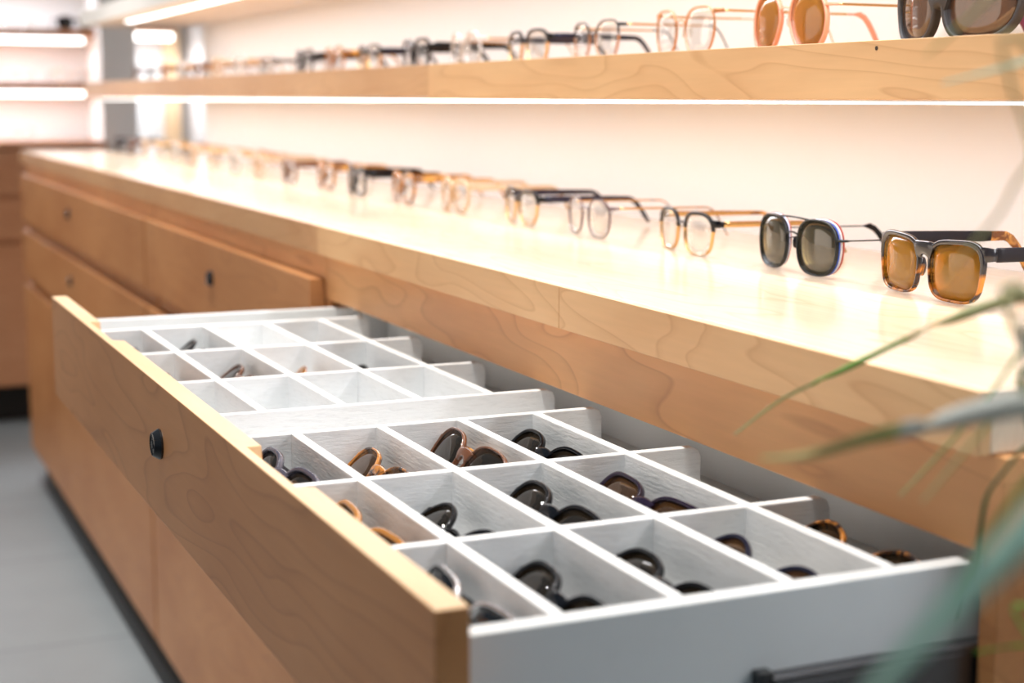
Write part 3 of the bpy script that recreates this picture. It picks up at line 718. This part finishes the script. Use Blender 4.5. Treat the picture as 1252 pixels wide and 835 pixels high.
def leaf(pts, width, mats, thick=.0006):
    """catmull-rom strip with a folded keel, tapering to the tip (first point)"""
    P_ = [unp(*p) for p in pts]+[crown+Vector((random.uniform(-.01, .01), random.uniform(-.01, .01), 0))]
    Q = []
    n = len(P_)
    for i in range(n-1):
        p0, p1, p2, p3 = P_[max(i-1, 0)], P_[i], P_[i+1], P_[min(i+2, n-1)]
        for k in range(8):
            t_ = k/8
            Q.append(.5*((2*p1)+(p2-p0)*t_+(2*p0-5*p1+4*p2-p3)*t_*t_+(3*p1-p0-3*p2+p3)*t_**3))
    Q.append(P_[-1])
    tot = [0]
    for a, b in zip(Q, Q[1:]): tot.append(tot[-1]+(b-a).length)
    bm = bmesh.new(); rings = []
    for i, p in enumerate(Q):
        t_ = (Q[min(i+1, len(Q)-1)]-Q[max(i-1, 0)]).normalized()
        side = t_.cross(Vector((.25, -1, .35))).normalized(); nrm = side.cross(t_).normalized()
        s = tot[i]
        wd = width*min(1, .12+(s/.13)**.8) if s < .13 else width
        wd *= 1-.35*max(0, (s-.5*tot[-1])/(.5*tot[-1]))
        rings.append([bm.verts.new(p+side*wd*.5), bm.verts.new(p-nrm*wd*.10), bm.verts.new(p-side*wd*.5), bm.verts.new(p-nrm*(wd*.10+thick*1.5))])
    for a, b in zip(rings, rings[1:]):
        for i in range(4): bm.faces.new((a[i], a[(i+1) % 4], b[(i+1) % 4], b[i]))
    bm.faces.new(rings[0]); bm.faces.new(rings[-1])
    ms = mats if isinstance(mats, list) else [mats]
    if len(ms) > 1:
        bm.faces.ensure_lookup_table()
        for f in bm.faces:
            c = f.calc_center_median(); j = min(range(len(Q)), key=lambda q: (Q[q]-c).length)
            f.material_index = (2 if len(ms) > 2 and tot[j] > .125 else 1) if tot[j] > .055 else 0
    finish(bm, 'leaf', ms, plant, base_of(plant), smooth=True)
leaf([(898, 532, 5.6), (955, 489, 5.45), (1010, 462, 5.3), (1060, 438, 5.1), (1120, 409, 4.9), (1185, 382, 4.7), (1255, 361, 4.3), (1340, 350, 4.0), (1450, 390, 3.7)], .0050, [LY, LG, LY])
leaf([(930, 560, 3.9), (990, 556, 3.8), (1060, 536, 3.7), (1130, 520, 3.6), (1200, 503, 3.45), (1270, 492, 3.3), (1400, 500, 3.1)], .0088, [LY, LW])
leaf([(1100, 608, 4.7), (1140, 566, 4.6), (1181, 520, 4.5), (1220, 473, 4.35), (1256, 422, 4.2), (1310, 372, 4.05), (1400, 400, 3.9)], .0046, [LY, LG, LY])
leaf([(1128, 615, 4.0), (1165, 572, 3.9), (1205, 525, 3.8), (1260, 470, 3.7), (1340, 430, 3.6)], .0050, LY)
leaf([(1172, 760, 5.0), (1190, 700, 4.9), (1199, 650, 4.8), (1208, 608, 4.7), (1232, 575, 4.6), (1262, 545, 4.5), (1350, 510, 4.3)], .0068, LD)
leaf([(1020, 905, 2.1), (1082, 830, 2.15), (1161, 745, 2.2), (1235, 672, 2.25), (1320, 600, 2.35), (1450, 560, 2.5)], .0135, LT)
leaf([(1100, 812, 3.1), (1140, 765, 3.1), (1180, 700, 3.1), (1220, 640, 3.1), (1290, 560, 3.15), (1400, 530, 3.2)], .0040, LG)
leaf([(1192, 799, 4.2), (1225, 792, 4.15), (1260, 789, 4.1), (1350, 790, 4.0)], .0034, LG)
leaf([(1153, 101, 4.2), (1190, 92, 4.1), (1225, 83, 4.0), (1262, 73, 3.9), (1350, 60, 3.7), (1470, 160, 3.4)], .0042, [LT, LT])
leaf([(1133, 68, 3.6), (1165, 40, 3.55), (1195, 14, 3.5), (1225, -12, 3.45), (1330, -50, 3.3), (1450, 60, 3.1)], .0040, LY)
leaf([(1150, 345, 3.5), (1185, 305, 3.5), (1222, 262, 3.45), (1262, 200, 3.4), (1360, 160, 3.3)], .0036, LY)
# stem and pot of the plant
bm = bmesh.new()
sweep(bm, [W(5.6, 2.2, -6.2), W(5.6, 2.2, -5), W(5.55, 2.25, -4), crown+Vector((0, 0, .01))], [(.018, .018), (.013, .013), (.011, .011), (.014, .014)], False, 12)
finish(bm, 'stem', simple('bark', (.20, .14, .08, 1), .8), plant, base_of(plant), smooth=True)
bm = bmesh.new()
lathe(bm, [(.085, 0), (.10, .005), (.125, .20), (.13, .205), (.12, .205), (.112, .18), (.001, .178)], 'Z', 40, W(5.6, 2.2, FLOOR))
finish(bm, 'pot', simple('white_ceramic', (.7, .7, .68, 1), .4), plant, base_of(plant), smooth=False)

# ------------------------------------------------------------------ lights
def spot(x, y, power, tx, ty, ang=70, rad=.03, col=(1, .95, .88)):
    l = bpy.data.lights.new('ceiling_spot', 'SPOT'); l.energy = power; l.spot_size = D(ang); l.spot_blend = .6; l.shadow_soft_size = rad; l.color = col
    o = bpy.data.objects.new('ceiling_spot', l); COL.objects.link(o); o.location = W(x, y, 10.5)
    d_ = W(tx, ty, -1)-W(x, y, 10.5); o.rotation_euler = d_.to_track_quat('-Z', 'Y').to_euler(); return o
for yy in (6.0, 11.5, 17, 23, 29): spot(1.2, yy, 84, 3.6, yy)
spot(1.2, 3.3, 40, 3.6, 3.3, 50)  # weaker spot added to light the plant leaves
# unseen wall across the aisle, and a warm fill added for the drawer fronts
struct('wall_left', [((-16.6, -3, FLOOR), (-16, 39.7, 12))], M['wall'])
area('aisle_fill_light', W(-15, 22, .5), 28*S, 8*S, 26, (1, .86, .72), (math.radians(90), 0, math.radians(-90)))
w = bpy.data.worlds.new('World'); SC.world = w; w.use_nodes = True
nt = w.node_tree; bg = nt.nodes['Background']
bg.inputs[0].default_value = (.60, .82, 1.0, 1); bg.inputs[1].default_value = .175

# ------------------------------------------------------------------ camera
cam = bpy.data.cameras.new('Camera'); co = bpy.data.objects.new('Camera', cam); COL.objects.link(co)
co.matrix_world = Matrix.Translation(W(0, 0, 0)) @ R3.to_4x4()
cam.sensor_width = 36; cam.lens = FPX*36/1252
cam.clip_start = .01
cam.dof.use_dof = True; cam.dof.focus_distance = 7.9*S; cam.dof.aperture_fstop = 5.6; cam.dof.aperture_blades = 0
SC.camera = co
vs = SC.view_settings; vs.view_transform = 'Standard'; vs.look = 'None'; vs.gamma = 1; vs.use_curve_mapping = False; vs.exposure = 0
